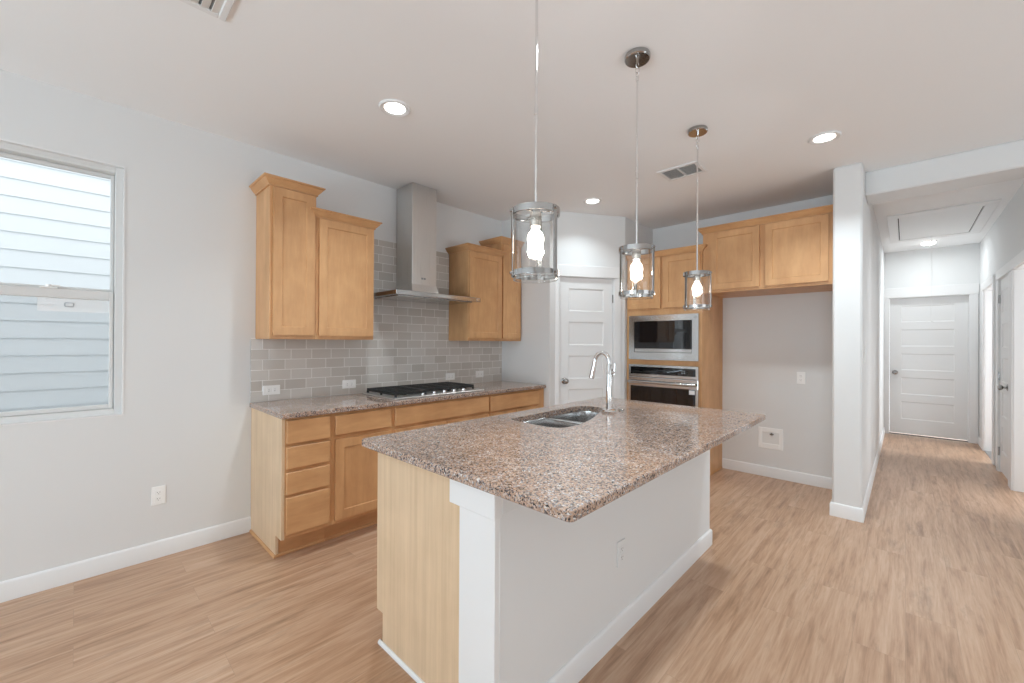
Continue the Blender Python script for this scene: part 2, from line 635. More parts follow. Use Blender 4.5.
    def build(self, name, mat, parent=None, weld=False, smooth=True):
        me = bpy.data.meshes.new(name)
        off = Vector((0, 0, 0))
        p = parent
        while p is not None:
            off += p.location
            p = p.parent
        me.from_pydata([tuple(q - off) for q in self.v], [], self.f)
        bm = bmesh.new()
        bm.from_mesh(me)
        if weld:
            bmesh.ops.remove_doubles(bm, verts=bm.verts, dist=1e-5)
        bmesh.ops.recalc_face_normals(bm, faces=bm.faces)
        bm.to_mesh(me)
        bm.free()
        if smooth:
            me.polygons.foreach_set('use_smooth', [True] * len(me.polygons))
            me.set_sharp_from_angle(angle=math.radians(32))
        me.materials.append(MATS[mat])
        o = bpy.data.objects.new(name, me)
        COL.objects.link(o)
        if parent:
            o.parent = parent
        return o


def tag(o, label, cat, group=None, kind=None):
    o['label'] = label
    o['category'] = cat
    if group:
        o['group'] = group
    if kind:
        o['kind'] = kind
    return o


def thing(name, loc, label, cat, group=None, kind=None):
    o = bpy.data.objects.new(name, None)
    o.empty_display_size = 0.1
    o.location = loc
    COL.objects.link(o)
    return tag(o, label, cat, group, kind)


def struct(name, mb, mat, label, cat, weld=False):
    return tag(mb.build(name, mat, weld=weld), label, cat, kind='structure')


def copy_tree(o, parent=None):
    c = o.copy()
    COL.objects.link(c)
    c.parent = parent
    for ch in list(o.children):
        copy_tree(ch, c)
    return c


def frame(ox, oy, oz, ang):
    return Matrix.Translation((ox, oy, oz)) @ Matrix.Rotation(ang, 4, 'Z')


# ------------------------------------------------------------------ key dimensions (metres)
XL = -3.38          # left wall face
YR = 3.38           # return wall beside the pantry
YB = 4.861          # wall behind oven tower and fridge bay
XP = -2.252         # pantry side wall
CE = 2.743          # ceiling
PX0, PX1, PY = -0.423, -0.243, 4.122    # wall end beside the hall
HX = 0.725          # hall right wall
HY = 8.4975         # hall end wall
BY0, BY1, BZ = 4.395, 4.72, 2.555       # header across the hall mouth
RX, RY = 3.25, -4.05                    # right wall, rear wall

# ------------------------------------------------------------------ room shell
struct('floor', MB().box(XL - .2, RX + .2, RY - .2, HY + .35, -0.06, 0), 'plank_floor', 'light oak plank floor running through kitchen and hall', 'floor')
struct('ceiling', MB().box(XL - .2, RX + .2, RY - .2, HY + .35, CE, CE + .08), 'ceiling_paint', 'flat white ceiling over kitchen and hall', 'ceiling')

WY0, WY1, WZ0, WZ1 = -0.715, 0.200, 0.905, 2.387
struct('wall_left', MB().box(XL - .15, XL, RY, WY0, 0, CE).box(XL - .15, XL, WY1, 5.0, 0, CE)
       .box(XL - .15, XL, WY0, WY1, 0, WZ0).box(XL - .15, XL, WY0, WY1, WZ1, CE), 'wall_paint',
       'pale grey left wall with the window and the cooktop run', 'wall')
struct('wall_back', MB().box(XL, PX0, YB, YB + .14, 0, CE), 'wall_paint', 'pale grey wall behind the empty fridge bay', 'wall')

DS = (0.5370, 0.8436)   # direction of the pantry door wall
DA = math.atan2(DS[1], DS[0])
DX, DY = -2.757, 3.38
def dp(s):
    return (DX + DS[0] * s, DY + DS[1] * s)
DL = 0.9403
DM = frame(DX, DY, 0, DA)   # local x along the wall, local -y towards the kitchen
PD0, PD1, PDH = 0.176, 0.802, 2.052
struct('wall_pantry_return', MB().box(XL, DX + .08, YR, YR + .11, 0, CE), 'wall_paint', 'short pale wall at the end of the long counter', 'wall')
w = MB(DM)
w.box(0, PD0, 0, .11, 0, CE).box(PD1, DL, 0, .11, 0, CE).box(PD0, PD1, 0, .11, PDH, CE)
struct('wall_pantry', w, 'wall_paint', 'angled pale wall holding the narrow pantry door', 'wall')
struct('wall_pantry_side', MB().box(XP - .11, XP, 4.173, YB, 0, CE), 'wall_paint', 'pantry side wall behind the oven tower', 'wall')

struct('wall_hall_left', MB().box(PX0, PX1, PY, HY + .3, 0, CE, .012), 'wall_paint', 'white wall end between fridge bay and hall, running down the hall', 'wall')
# hall right wall with three openings
O3, O2, O1 = (7.20, 7.98), (6.17, 6.80), (5.10, 6.0)
OH = 2.045
w = MB()
ys = [BY0, O1[0], O1[1], O2[0], O2[1], O3[0], O3[1], HY + .3]
for a, b2 in ((0, 1), (2, 3), (4, 5), (6, 7)):
    w.box(HX, HX + .12, ys[a], ys[b2], 0, CE)
for o in (O1, O2, O3):
    w.box(HX, HX + .12, o[0], o[1], OH, CE)
struct('wall_hall_right', w, 'wall_paint', 'white right wall of the hall with three doorways', 'wall')
HD0, HD1 = -0.186, 0.628
w = MB().box(PX1, HD0, HY, HY + .12, 0, CE).box(HD1, HX, HY, HY + .12, 0, CE).box(HD0, HD1, HY, HY + .12, OH, CE)
struct('wall_hall_end', w, 'wall_paint', 'white wall closing the far end of the hall', 'wall')
struct('wall_hall_header', MB().box(PX1 - .003, HX - .0005, BY0 + .001, BY1, BZ, CE, .01), 'wall_paint', 'white drywall header across the mouth of the hall', 'wall')
struct('wall_front', MB().box(HX + .12, RX, BY0, BY0 + .12, 0, CE), 'wall_paint', 'wall to the right of the hall mouth, outside the frame', 'wall')
PW0, PW1 = 0.6, 3.0
w = MB().box(RX, RX + .15, RY, PW0, 0, CE).box(RX, RX + .15, PW1, HY + .3, 0, CE).box(RX, RX + .15, PW0, PW1, 2.3, CE)
struct('wall_right', w, 'wall_paint', 'wall right of the living area, outside the frame', 'wall')
w = MB()
RW = ((-2.85, -1.55), (-1.15, 0.15), (0.55, 1.85))
xs = [XL - .15] + [q for r in RW for q in r] + [RX + .15]
for i in range(0, 8, 2):
    w.box(xs[i], xs[i + 1], RY - .15, RY, 0, CE)
for a, b2 in RW:
    w.box(a, b2, RY - .15, RY, 0, .3).box(a, b2, RY - .15, RY, 2.4, CE)
struct('wall_rear', w, 'wall_paint', 'rear wall of the living area behind the camera', 'wall')
struct('wall_side_room', MB().box(HX + .12, RX, HY + .18, HY + .3, 0, CE), 'wall_paint', 'end wall of the room beyond the hall doorways', 'wall')

# baseboards
BB = [(0, 0), (.013, 0), (.013, .092), (.009, .100), (.003, .104), (0, .104)]
def baseboard(name, path, side, label):
    return struct(name, MB().sweep(path, BB, side), 'trim_paint', label, 'baseboard')
baseboard('baseboard_left', [(XL, RY), (XL, .868)], 1, 'white baseboard along the left wall under the window')
baseboard('baseboard_back', [(-1.448, YB), (PX0, YB)], 1, 'white baseboard across the fridge bay')
baseboard('baseboard_pillar', [(PX0, YB - .014), (PX0, PY), (PX1, PY), (PX1, 8.40)], 1, 'white baseboard around the wall end and down the hall')
baseboard('baseboard_pantry_return', [(-2.75, YR), (DX, YR)], 1, 'white baseboard stub beside the long counter')
baseboard('baseboard_hall_right', [(HX, HY), (HX, O3[1] + .085)], 1, 'white baseboard at the far right of the hall')


# ------------------------------------------------------------------ windows
def sash_window(name, M, w, z0, z1, label, screen=True, meet=None, front=0.03):
    """double hung window in local x (width), y (depth to the outside), z"""
    r = thing(name, (0, 0, 0), label, 'window', kind='structure')
    h = z1 - z0
    zm = meet or z0 + h / 2
    t = .008
    mb = MB(M)      # thin painted bead at the wall face
    mb.rim(0, w, -.003, .03, z0, z1, t, t, t, t)
    mb.build('reveal_bead', 'trim_paint', r)
    mb = MB(M)
    f = .042
    mb.rim(0, w, front, .14, z0, z1, f, f, f, f, .003)
    mb.box(f - .002, f + .012, .09, .135, z0 + f, z1 - f)
    mb.box(w - f - .012, w - f + .002, .09, .135, z0 + f, z1 - f)
    mb.build('frame', 'vinyl', r)
    s = .018
    up = MB(M)      # upper sash sits further out
    a, b2 = f + .012, w - f - .012
    up.rim(a - .01, b2 + .01, .085, .11, zm - .012, z1 - f - .001, .016, .016, .042, .022, .002)
    u = up.build('sash', 'vinyl', r)
    MB(M).box(a, b2, .096, .100, zm + .02, z1 - f - .01).build('glass_pane', 'clear_glass', u)
    lo = MB(M)
    a, b2 = f + .004, w - f - .004
    lo.rim(a, b2, .045, .08, z0 + f + .001, zm + .012, s, s, .022, .050, .003)
    l = lo.build('sash', 'vinyl', r)
    MB(M).box(a + s - .004, b2 - s + .004, .060, .064, z0 + f + .018, zm - .034).build('glass_pane', 'clear_glass', l)
    if screen:
        MB(M).box(f, w - f, .126, .128, z0 + f, zm + .01).build('insect_screen', 'insect_screen', r)
    return r, zm


WM = Matrix(((0, -1, 0, XL), (1, 0, 0, WY0), (0, 0, 1, 0), (0, 0, 0, 1)))    # local x -> +Y, local y -> -X
w1, wm = sash_window('window_1', WM, WY1 - WY0, WZ0, WZ1, 'white double hung window in the left wall facing grey siding', True, 1.625)
ww = WY1 - WY0
lk = MB(WM)
lk.box(.575, .645, .040, .075, wm + .012, wm + .020, .003).cyl((.61, .058, wm + .018), (.61, .058, wm + .034), .013, 14).box(.60, .655, .048, .062, wm + .026, wm + .034, .003)
lk.build('sash_lock', 'plastic_white', w1)
lab = MB(WM).box(.57, .852, .0585, .0598, 1.512, 1.588).build('glass_label', 'frosted_label', w1)
ring = MB(WM)
for k in (0, 1):
    zc = 1.540 + .022 * k
    ring.box(.672, .706, .0570, .0584, zc - .002, zc + .002)
ring.box(.670, .674, .0570, .0584, 1.543, 1.559).box(.704, .708, .0570, .0584, 1.543, 1.559)
ring.build('label_mark', 'display_grey', w1)

for i, (a, b2) in enumerate(RW):
    sash_window('window_%d' % (i + 2), Matrix(((1, 0, 0, a), (0, -1, 0, RY), (0, 0, 1, 0), (0, 0, 0, 1))), b2 - a, .3, 2.4,
                ['tall window behind the camera, left of three', 'tall window behind the camera, middle of three', 'tall window behind the camera, right of three'][i], False)
pd = thing('door_1', (RX, 1.8, 0), 'added glazed door on the right, outside the frame, placed for its light', 'door', kind='structure')  # unseen door, added and sited to let fill light reach the ceiling
m = MB()
for yy in (PW0, 1.77, PW1 - .06):
    m.box(RX + .03, RX + .10, yy, yy + .06, 0, 2.3, .004)
m.box(RX + .03, RX + .10, PW0, PW1, 0, .06, .004).box(RX + .03, RX + .10, PW0, PW1, 2.24, 2.3, .004)
m.build('frame', 'vinyl', pd)
MB().box(RX + .06, RX + .065, PW0 + .05, PW1 - .05, .05, 2.25).build('glass_pane', 'clear_glass', pd)

# neighbour's lap siding seen through the left window
SX = -6.1
m = MB()
lap = .167
k = 0
z = -.3
while z < 5.2:
    m.add([(SX, -7, z), (SX, 7, z), (SX - .012, 7, z + lap), (SX - .012, -7, z + lap), (SX - .014, -7, z), (SX - .014, 7, z)],
          [(0, 1, 2, 3), (0, 4, 5, 1)])
    z += lap
nh = thing('neighbouring_house', (SX, 0, -.3), 'neighbouring house wall of pale lap siding seen through the window', 'house')
m.build('lap_siding', 'siding', nh, smooth=False)
MB().box(SX - .3, SX - .02, -7, 7, -.3, 5.2).build('wall_body', 'siding', nh)
struct('ground', MB().box(-14, XL - .2, -12, 12, -.4, -.3), 'gravel', 'bare ground between the two houses', 'ground')


# ------------------------------------------------------------------ doors
def knob_mb(M, x, y, z, s=-1):
    mb = MB(M)
    mb.lathe([(.0, 0), (.033, 0), (.033, s * .004), (.026, s * .010), (.011, s * .013), (.010, s * .030), (.020, s * .036), (.028, s * .046), (.029, s * .056), (.024, s * .064), (.012, s * .068), (.0, s * .069)], (x, y, z), 20, 'y')
    return mb


def five_panels(w, h, side=.115):
    z = [(.215, .480), (.590, .845), (.955, 1.205), (1.315, 1.570), (1.680, 1.925)]
    return [(side, w - side, a * h / 2.04, b2 * h / 2.04) for a, b2 in z]


def casing_mb(M, x0, x1, h, wl=.085, wr=None, head=.115, y=-.016):
    wr = wl if wr is None else wr
    mb = MB(M)
    mb.box(x0 - wl, x0 - .004, y, 0, 0, h + .004, .003)
    mb.box(x1 + .004, x1 + wr, y, 0, 0, h + .004, .003)
    mb.box(x0 - wl - .008, x1 + wr + min(.008, wr), y - .006, 0, h + .004, h + head, .003)
    return mb


def hinges(M, x, y, zs, parent):
    for z in zs:
        MB(M).cyl((x, y, z - .045), (x, y, z + .045), .007, 10).box(x - .012, x + .012, y, y + .004, z - .044, z + .044).build('hinge', 'hardware_nickel', parent)


# pantry door
d2 = thing('door_2', (*dp((PD0 + PD1) / 2), 0), 'narrow white five panel pantry door on the angled wall', 'door', kind='structure')
pw = PD1 - PD0
mb = MB(DM @ Matrix.Translation((PD0 + .004, .012, .012)))
mb.leaf(pw - .008, PDH - .016, .035, five_panels(pw - .008, PDH - .016, .105))
lf = mb.build('door_leaf', 'door_paint', d2, weld=True)
casing_mb(DM, PD0, PD1, PDH, .085, .085, .125).build('casing', 'trim_paint', d2)
MB(DM).box(PD0 - .012, PD0 + .001, -.002, .11, 0, PDH).box(PD1 - .001, PD1 + .012, -.002, .11, 0, PDH).box(PD0, PD1, -.002, .11, PDH - .001, PDH + .012).build('jamb', 'trim_paint', d2)
knob_mb(DM, PD0 + .062, .012, .946).build('knob', 'hardware_nickel', d2)
hinges(DM, PD1 + .001, .005, (1.835, 1.02, .22), d2)

# hall end door
EM = frame(0, HY, 0, 0)
d3 = thing('door_3', ((HD0 + HD1) / 2, HY, 0), 'white five panel door closing the far end of the hall', 'door', kind='structure')
ew = HD1 - HD0
mb = MB(frame(HD0 + .004, HY + .075, .022, 0))
mb.leaf(ew - .008, OH - .026, .035, five_panels(ew - .008, OH - .026, .125))
mb.build('door_leaf', 'door_paint', d3, weld=True)
casing_mb(EM, HD0, HD1, OH, .057, .085, .15).build('casing', 'trim_paint', d3)
MB().box(HD0 - .012, HD0 + .001, HY - .002, HY + .12, 0, OH).box(HD1 - .001, HD1 + .012, HY - .002, HY + .12, 0, OH).box(HD0, HD1, HY - .002, HY + .12, OH - .001, OH + .012).build('jamb', 'trim_paint', d3)
knob_mb(EM, HD0 + .065, .075, .93).build('knob', 'hardware_nickel', d3)
MB().box(HD0, HD1, HY + .05, HY + .115, 0.0005, .004).build('threshold_or_shade', 'painted_gap_shade', d3)  # dark strip painting the shade in the gap under the leaf

# hall right doors: local x runs along -Y (towards the camera), local -y points into the hall
def hall_frame(y):
    return frame(HX, y, 0, -PI / 2)

# closed closet door with hinges on its far side
d4 = thing('door_4', (HX, sum(O2) / 2, 0), 'narrow white closed closet door in the hall, right of the far doorway', 'door', kind='structure')
HM = hall_frame(O2[1])
ow = O2[1] - O2[0]
mb = MB(HM @ Matrix.Translation((.004, .004, .022)))
mb.leaf(ow - .008, OH - .026, .035, five_panels(ow - .008, OH - .026, .105))
mb.build('door_leaf', 'door_paint', d4, weld=True)
casing_mb(HM, 0, ow, OH, .085, .085, .098).build('casing', 'trim_paint', d4)
MB(HM).box(-.012, .001, -.001, .12, 0, OH).box(ow - .001, ow + .012, -.001, .12, 0, OH).box(0, ow, -.001, .12, OH - .001, OH + .012).build('jamb', 'trim_paint', d4)
knob_mb(HM, .47, .004, .93).build('knob', 'hardware_nickel', d4)
hinges(HM, .0, -.004, (1.84, 1.02, .22), d4)

# open doorway at the far right of the hall, its door swung into the room
d5 = thing('door_5', (HX, sum(O3) / 2, 0), 'open white doorway at the far right of the hall', 'door', kind='structure')
HM = hall_frame(O3[1])
ow = O3[1] - O3[0]
casing_mb(HM, 0, ow, OH, .085, .085, .098).build('casing', 'trim_paint', d5)
MB(HM).box(-.012, .001, -.001, .125, 0, OH).box(ow - .001, ow + .012, -.001, .125, 0, OH).box(0, ow, -.001, .125, OH - .001, OH + .012).build('jamb', 'trim_paint', d5)
mb = MB(frame(HX + .13, O3[1] - .01, .015, 0))
mb.leaf(ow - .02, OH - .03, .035, five_panels(ow - .02, OH - .03, .115))
mb.build('door_leaf', 'door_paint', d5, weld=True)
MB().box(HX, HX + .12, O3[0], O3[1], .0005, .006, .002).build('threshold_or_shade', 'nickel', d5)

# nearest opening, cut by the frame
d6 = thing('door_6', (HX, sum(O1) / 2, 0), 'white cased doorway at the right edge of the photo', 'door', kind='structure')
HM = hall_frame(O1[1])
ow = O1[1] - O1[0]
casing_mb(HM, 0, ow, OH, .085, .085, .098).build('casing', 'trim_paint', d6)
MB(HM).box(-.012, .001, -.001, .125, 0, OH).box(ow - .001, ow + .012, -.001, .125, 0, OH).box(0, ow, -.001, .125, OH - .001, OH + .012).build('jamb', 'trim_paint', d6)


# ------------------------------------------------------------------ kitchen cabinets
CROWN = [(0, 0), (.010, 0), (.010, .009), (.015, .011), (.024, .020), (.036, .034), (.036, .038), (.043, .040), (.047, .043), (.047, .050), (0, .050)]
def crown_mb(path, z, k=1.0, hz=.057):
    return MB().sweep(path, [(o * k, z + h * hz / .05) for o, h in CROWN], 1)


def shaker(M, w, h, rail=.058, t=.019):
    return MB(M).leaf(w, h, t, [(rail, w - rail, rail, h - rail)], .007, .004, False)


# fronts facing +X: local x -> +Y, local y (into the cabinet) -> -X
def fx(x, y, z):
    return Matrix(((0, -1, 0, x), (1, 0, 0, y), (0, 0, 1, z), (0, 0, 0, 1)))


BX, BD = -2.745, -2.725     # base face frame and front of the drawers
BT = .881
def base_cabinet(y0, y1, label, fronts, name='base_cabinet', end_panel=False):
    r = thing(name, (XL, (y0 + y1) / 2, 0), label, 'cabinet', 'base cabinets under the long counter')
    b = MB()
    yb = y0 + (.0145 if end_panel else 0)
    b.box(XL + .002, BX - .02, yb, y1, .14, BT)
    b.box(BX - .02, BX, yb, y1, .14, BT, .0015)
    b.build('body', 'maple_upright', r)
    MB().box(XL + .03, -2.855, y0 + (.0 if not end_panel else .016), y1, 0, .145).build('toe_kick', 'maple_level', r)
    MB().box(-2.855, -2.842, y0 + (0 if not end_panel else .0), y1, 0, .020, .004).build('shoe_molding', 'maple_level', r)
    if end_panel:
        p = MB()
        p.add([(XL + .002, y0 - .004, 0), (-2.850, y0 - .004, 0), (-2.850, y0 - .004, .14), (BX, y0 - .004, .14), (BX, y0 - .004, BT), (XL + .002, y0 - .004, BT),
               (XL + .002, y0 + .014, 0), (-2.850, y0 + .014, 0), (-2.850, y0 + .014, .14), (BX, y0 + .014, .14), (BX, y0 + .014, BT), (XL + .002, y0 + .014, BT)],
              [(0, 1, 2, 5), (2, 3, 4, 5), (6, 11, 8, 7), (8, 11, 10, 9), (0, 6, 7, 1), (1, 7, 8, 2), (2, 8, 9, 3), (3, 9, 10, 4), (4, 10, 11, 5), (5, 11, 6, 0)])
        p.build('panel', 'veneer_upright_lit', r, smooth=False)
        MB().sweep([(XL + .015, y0 - .004), (-2.842, y0 - .004)], [(0, 0), (.010, 0), (.010, .008), (.004, .018), (0, .018)], 1).build('shoe_molding', 'maple_level_wide', r)
    for kind, a, c, z0, z1 in fronts:
        if kind == 'drawer':
            MB().box(BX, BD, a, c, z0, z1, .003).build('drawer', 'maple_level', r)
        else:
            shaker(fx(BD, a, z0), c - a, z1 - z0).build('door', 'maple_upright', r, weld=True)
    return r


base_cabinet(.868, 1.168, 'maple base cabinet of four stacked drawers at the window end',
             [('drawer', .888, 1.150, .722, .865), ('drawer', .888, 1.150, .569, .702), ('drawer', .888, 1.150, .413, .546), ('drawer', .888, 1.150, .168, .394)], 'drawer_base_cabinet', True)
base_cabinet(1.168, 1.610, 'maple base cabinet with one drawer over one door', [('drawer', 1.186, 1.592, .730, .862), ('door', 1.186, 1.592, .168, .702)])
base_cabinet(1.610, 2.583, 'wide maple base cabinet under the cooktop with a long false drawer front',
             [('drawer', 1.628, 2.574, .727, .862), ('door', 1.628, 2.096, .168, .704), ('door', 2.104, 2.574, .168, .704)])
base_cabinet(2.583, 3.376, 'maple base cabinet with one wide drawer against the pantry wall',
             [('drawer', 2.592, 3.280, .722, .862), ('door', 2.592, 2.930, .168, .704), ('door', 2.940, 3.280, .168, .704)])


def slab_mb(x0, x1, y0, y1, z0, z1, r=0.012, hole=None, n=5, bev=.004):
    """stone slab with rounded plan corners, eased edges and an optional cut-out"""
    def rr(e):
        pts = []
        for cx, cy, a0 in ((x1 - r, y1 - r, 0), (x0 + r, y1 - r, 90), (x0 + r, y0 + r, 180), (x1 - r, y0 + r, 270)):
            for i in range(n + 1):
                a = math.radians(a0 + 90 * i / n)
                pts.append((cx + (r - e) * math.cos(a), cy + (r - e) * math.sin(a)))
        return pts
    me = bmesh.new()
    outer, inner = rr(bev), rr(0)
    def ring(pts, z):
        return [me.verts.new((p[0], p[1], z)) for p in pts]
    rings = [ring(outer, z1), ring(inner, z1 - bev), ring(inner, z0 + bev), ring(outer, z0)]
    N = len(outer)
    for a, b2 in zip(rings, rings[1:]):
        for i in range(N):
            me.faces.new((a[i], a[(i + 1) % N], b2[(i + 1) % N], b2[i]))
    hr = [ring(hole, z1), ring(hole, z0)] if hole else None
    if hole:
        H = len(hole)
        for i in range(H):
            me.faces.new((hr[0][i], hr[0][(i + 1) % H], hr[1][(i + 1) % H], hr[1][i]))
    for ro, k in ((rings[0], 0), (rings[3], 1)):
        es = [me.edges.get((ro[i], ro[(i + 1) % N])) for i in range(N)]
        if hole:
            es += [me.edges.get((hr[k][i], hr[k][(i + 1) % H])) for i in range(H)]
        bmesh.ops.triangle_fill(me, edges=es, use_beauty=True)
    me.verts.index_update()
    mb = MB()
    mb.add([v.co.copy() for v in me.verts], [tuple(v.index for v in f.verts) for f in me.faces])
    me.free()
    return mb


tag(slab_mb(XL + .001, -2.712, .851, 3.378, BT, .914, .008).build('countertop', 'granite'),
    'long speckled granite countertop along the tiled wall', 'countertop')

# tiled backsplash: one mesh of tiles with running bond on a grout bed
bs = thing('tile_backsplash', (XL, 2.1, .915), 'grey glazed subway tile backsplash on the left wall', 'backsplash')
SY0, SY1 = .857, 3.378
MB().box(XL + .0015, XL + .0088, SY0, SY1, .915, 1.372).box(XL + .0015, XL + .0088, 1.634, 2.612, 1.372, 2.25).build('grout_bed', 'grout', bs)
tm = MB()
TW, TH, G = .1505, .0755, .0036
row = 0
z = .9165
while z < 2.25:
    z1 = min(z + TH - G, 2.25 if z > 1.3 else 1.372)
    lo, hi = (SY0, SY1) if z < 1.36 else (1.634, 2.612)
    y = SY0 - TW * (0.5 if row % 2 else 0.22)
    while y < hi:
        a, b2 = max(y, lo), min(y + TW - G, hi)
        if b2 - a > .012 and z1 - z > .01:
            tm.box(XL + .003, XL + .0095, a, b2, z, z1, .0005)
        y += TW
    z += TH
    row += 1
tm.build('tiles', 'glazed_tile', bs, smooth=False)

# upper cabinets on the left wall
UX, UD = -3.075, -3.055
def upper_cabinet(y0, y1, z1, dy0, dy1, dz1, cy0, cy1, label, wall_return=True, name='wall_cabinet'):
    r = thing(name, (XL, (y0 + y1) / 2, 1.366), label, 'cabinet', 'wall cabinets beside the hood')
    MB().box(XL + .001, UX - .02, y0, y1, 1.366, z1).box(UX - .02, UX, y0, y1, 1.366, z1, .0015).build('body', 'maple_upright', r)
    shaker(fx(UD, dy0, 1.393), dy1 - dy0, dz1 - 1.393, .055).build('door', 'maple_upright', r, weld=True)
    crown_mb([(XL + .002, y0), (UX, y0), (UX, y1), (XL + .002, y1)] if wall_return else [(XL + .002, y0), (UX, y0), (UX, y1)], z1 - .012).build('crown_molding', 'maple_level', r)
    return r


upper_cabinet(.887, 1.186, 2.405, .904, 1.171, 2.385, 0, 0, 'tall narrow maple wall cabinet nearest the window')
upper_cabinet(1.187, 1.632, 2.255, 1.204, 1.622, 2.238, 0, 0, 'shorter maple wall cabinet just left of the hood')
upper_cabinet(2.614, 3.066, 2.255, 2.622, 3.058, 2.236, 0, 0, 'shorter maple wall cabinet just right of the hood')
upper_cabinet(3.067, 3.376, 2.405, 3.080, 3.347, 2.385, 0, 0, 'tall narrow maple wall cabinet in the pantry corner', False)

# ------------------------------------------------------------------ range hood
hood = thing('range_hood', (XL, 2.16, 1.73), 'stainless chimney range hood above the cooktop', 'range hood')
HCY0, HCY1, HCX = 2.010, 2.266, -3.112
MB().box(XL + .011, HCX, HCY0, HCY1, 1.855, CE - .001, .002).build('chimney', 'steel_upright', hood)
HY0, HY1, HFX = 1.722, 2.606, -2.882
MB().box(XL + .011, HFX, HY0, HY1, 1.727, 1.763, .003).build('canopy', 'steel_level', hood)
m = MB()
m.add([(XL + .011, HCY0, 1.857), (HCX, HCY0, 1.857), (HCX, HCY1, 1.857), (XL + .011, HCY1, 1.857),
       (XL + .011, HCY0 - .055, 1.762), (HCX + .035, HCY0 - .02, 1.762), (HCX + .035, HCY1 + .02, 1.762), (XL + .011, HCY1 + .13, 1.762)],
      [(0, 1, 5, 4), (1, 2, 6, 5), (2, 3, 7, 6), (3, 0, 4, 7), (0, 1, 2, 3), (4, 5, 6, 7)])
m.build('neck', 'steel_upright', hood, smooth=False)
for k in range(3):
    a = HY0 + .05 + k * .265
    MB().box(XL + .06, HFX - .06, a, a + .25, 1.721, 1.728, .002).build('grease_filter', 'steel_level', hood)
MB().box(HCX - .001, HCX + .0012, 2.105, 2.122, 1.905, 1.921).box(HCX - .001, HCX + .0012, 2.128, 2.150, 1.905, 1.921).build('badge', 'display_grey', hood)
MB().box(HFX - .002, HFX + .004, HY1 - .05, HY1 - .018, 1.735, 1.755, .002).build('control_switch', 'chrome', hood)

# ------------------------------------------------------------------ cooktop
ct = thing('gas_cooktop', (-3.02, 2.10, .914), 'stainless five burner gas cooktop with black grates', 'cooktop')
CX0, CX1, CY0, CY1 = -3.275, -2.770, 1.648, 2.556
MB().box(CX0, CX1, CY0, CY1, .9141, .926, .004).build('tray', 'steel_tray', ct)
for gx, gy, gr in ((-3.15, 1.80, .040), (-2.93, 1.80, .034), (-3.05, 2.10, .055), (-3.15, 2.40, .034), (-2.93, 2.42, .040)):
    bn = MB().lathe([(0, 0), (gr + .008, 0), (gr + .006, .008), (gr - .004, .013), (0, .013)], (gx, gy, .923), 24).build('burner', 'socket_metal' if gr < .05 else 'brass', ct)
    MB().lathe([(0, 0), (gr, 0), (gr, .006), (gr * .8, .011), (0, .012)], (gx, gy, .936), 24).build('burner_cap', 'cast_iron', bn)
for gy0, gy1 in ((1.676, 1.962), (1.966, 2.238), (2.242, 2.520)):
    g = MB()
    gx0, gx1 = -3.262, -2.815 if gy0 < 1.9 else -2.872
    zt0, zt1 = .944, .964
    g.box(gx0, gx1, gy0, gy0 + .014, zt0 - .004, zt1, .003).box(gx0, gx1, gy1 - .014, gy1, zt0 - .004, zt1, .003)
    g.box(gx0, gx0 + .014, gy0 + .014, gy1 - .014, zt0 - .004, zt1, .003).box(gx1 - .014, gx1, gy0 + .014, gy1 - .014, zt0 - .004, zt1, .003)
    yc = (gy0 + gy1) / 2
    n = 6
    for k in range(1, n + 1):
        xx = gx0 + (gx1 - gx0) * k / (n + 1)
        g.box(xx - .005, xx + .005, gy0, gy1, zt0 + .002, zt1, .002)
    g.box(gx0, gx1, yc - .005, yc + .005, zt0, zt1, .002)
    for xx in (gx0 + .006, (gx0 + gx1) / 2, gx1 - .006):
        for yy in (gy0 + .007, gy1 - .007):
            g.box(xx - .008, xx + .008, yy - .007, yy + .007, .923, zt0 + .004, .002)
    g.build('grate', 'cast_iron', ct)
for ky in (1.935, 2.045, 2.15, 2.255, 2.36):
    MB().lathe([(0, 0), (.021, 0), (.021, .004), (.017, .006), (.015, .020), (.012, .023), (0, .023)], (-2.832, ky, .923), 20).build('knob', 'chrome', ct)

# ------------------------------------------------------------------ outlets
def outlet(name, M, label, cat='outlet', group=None, w=.070, h=.115, horizontal=False, mat='plastic_white', root=(0, 0, 0), switch=False):
    """face in local x/z, looking towards -y"""
    r = thing(name, root, label, cat, group)
    if horizontal:
        w, h = h, w
    pl = MB(M).box(-w / 2, w / 2, -.006, 0, -h / 2, h / 2, .003).build('cover_plate', mat, r)
    if switch:
        MB(M).box(-.017, .017, -.009, -.005, -.033, .033, .002).build('rocker', mat, r)
        return r
    for s in (-1, 1):
        cx, cz = (s * .0195, 0) if horizontal else (0, s * .0195)
        rc = MB(M).box(cx - .0155, cx + .0155, -.0085, -.005, cz - .0155, cz + .0155, .004).build('receptacle', mat, r)
        sl = MB(M)
        for q in (-.006, .006):
            if horizontal:
                sl.box(cx - .002, cx + .005, -.0088, -.008, cz + q - .001, cz + q + .001)
            else:
                sl.box(cx + q - .001, cx + q + .001, -.0088, -.008, cz - .002, cz + .005)
        sl.box(cx - .0018, cx + .0018, -.0088, -.008, cz - .010, cz - .0065)
        sl.build('slots', 'slot_dark', rc)
    return r


def fxw(x, y, z):   # a plate on a wall facing +X
    return fx(x, y, z)


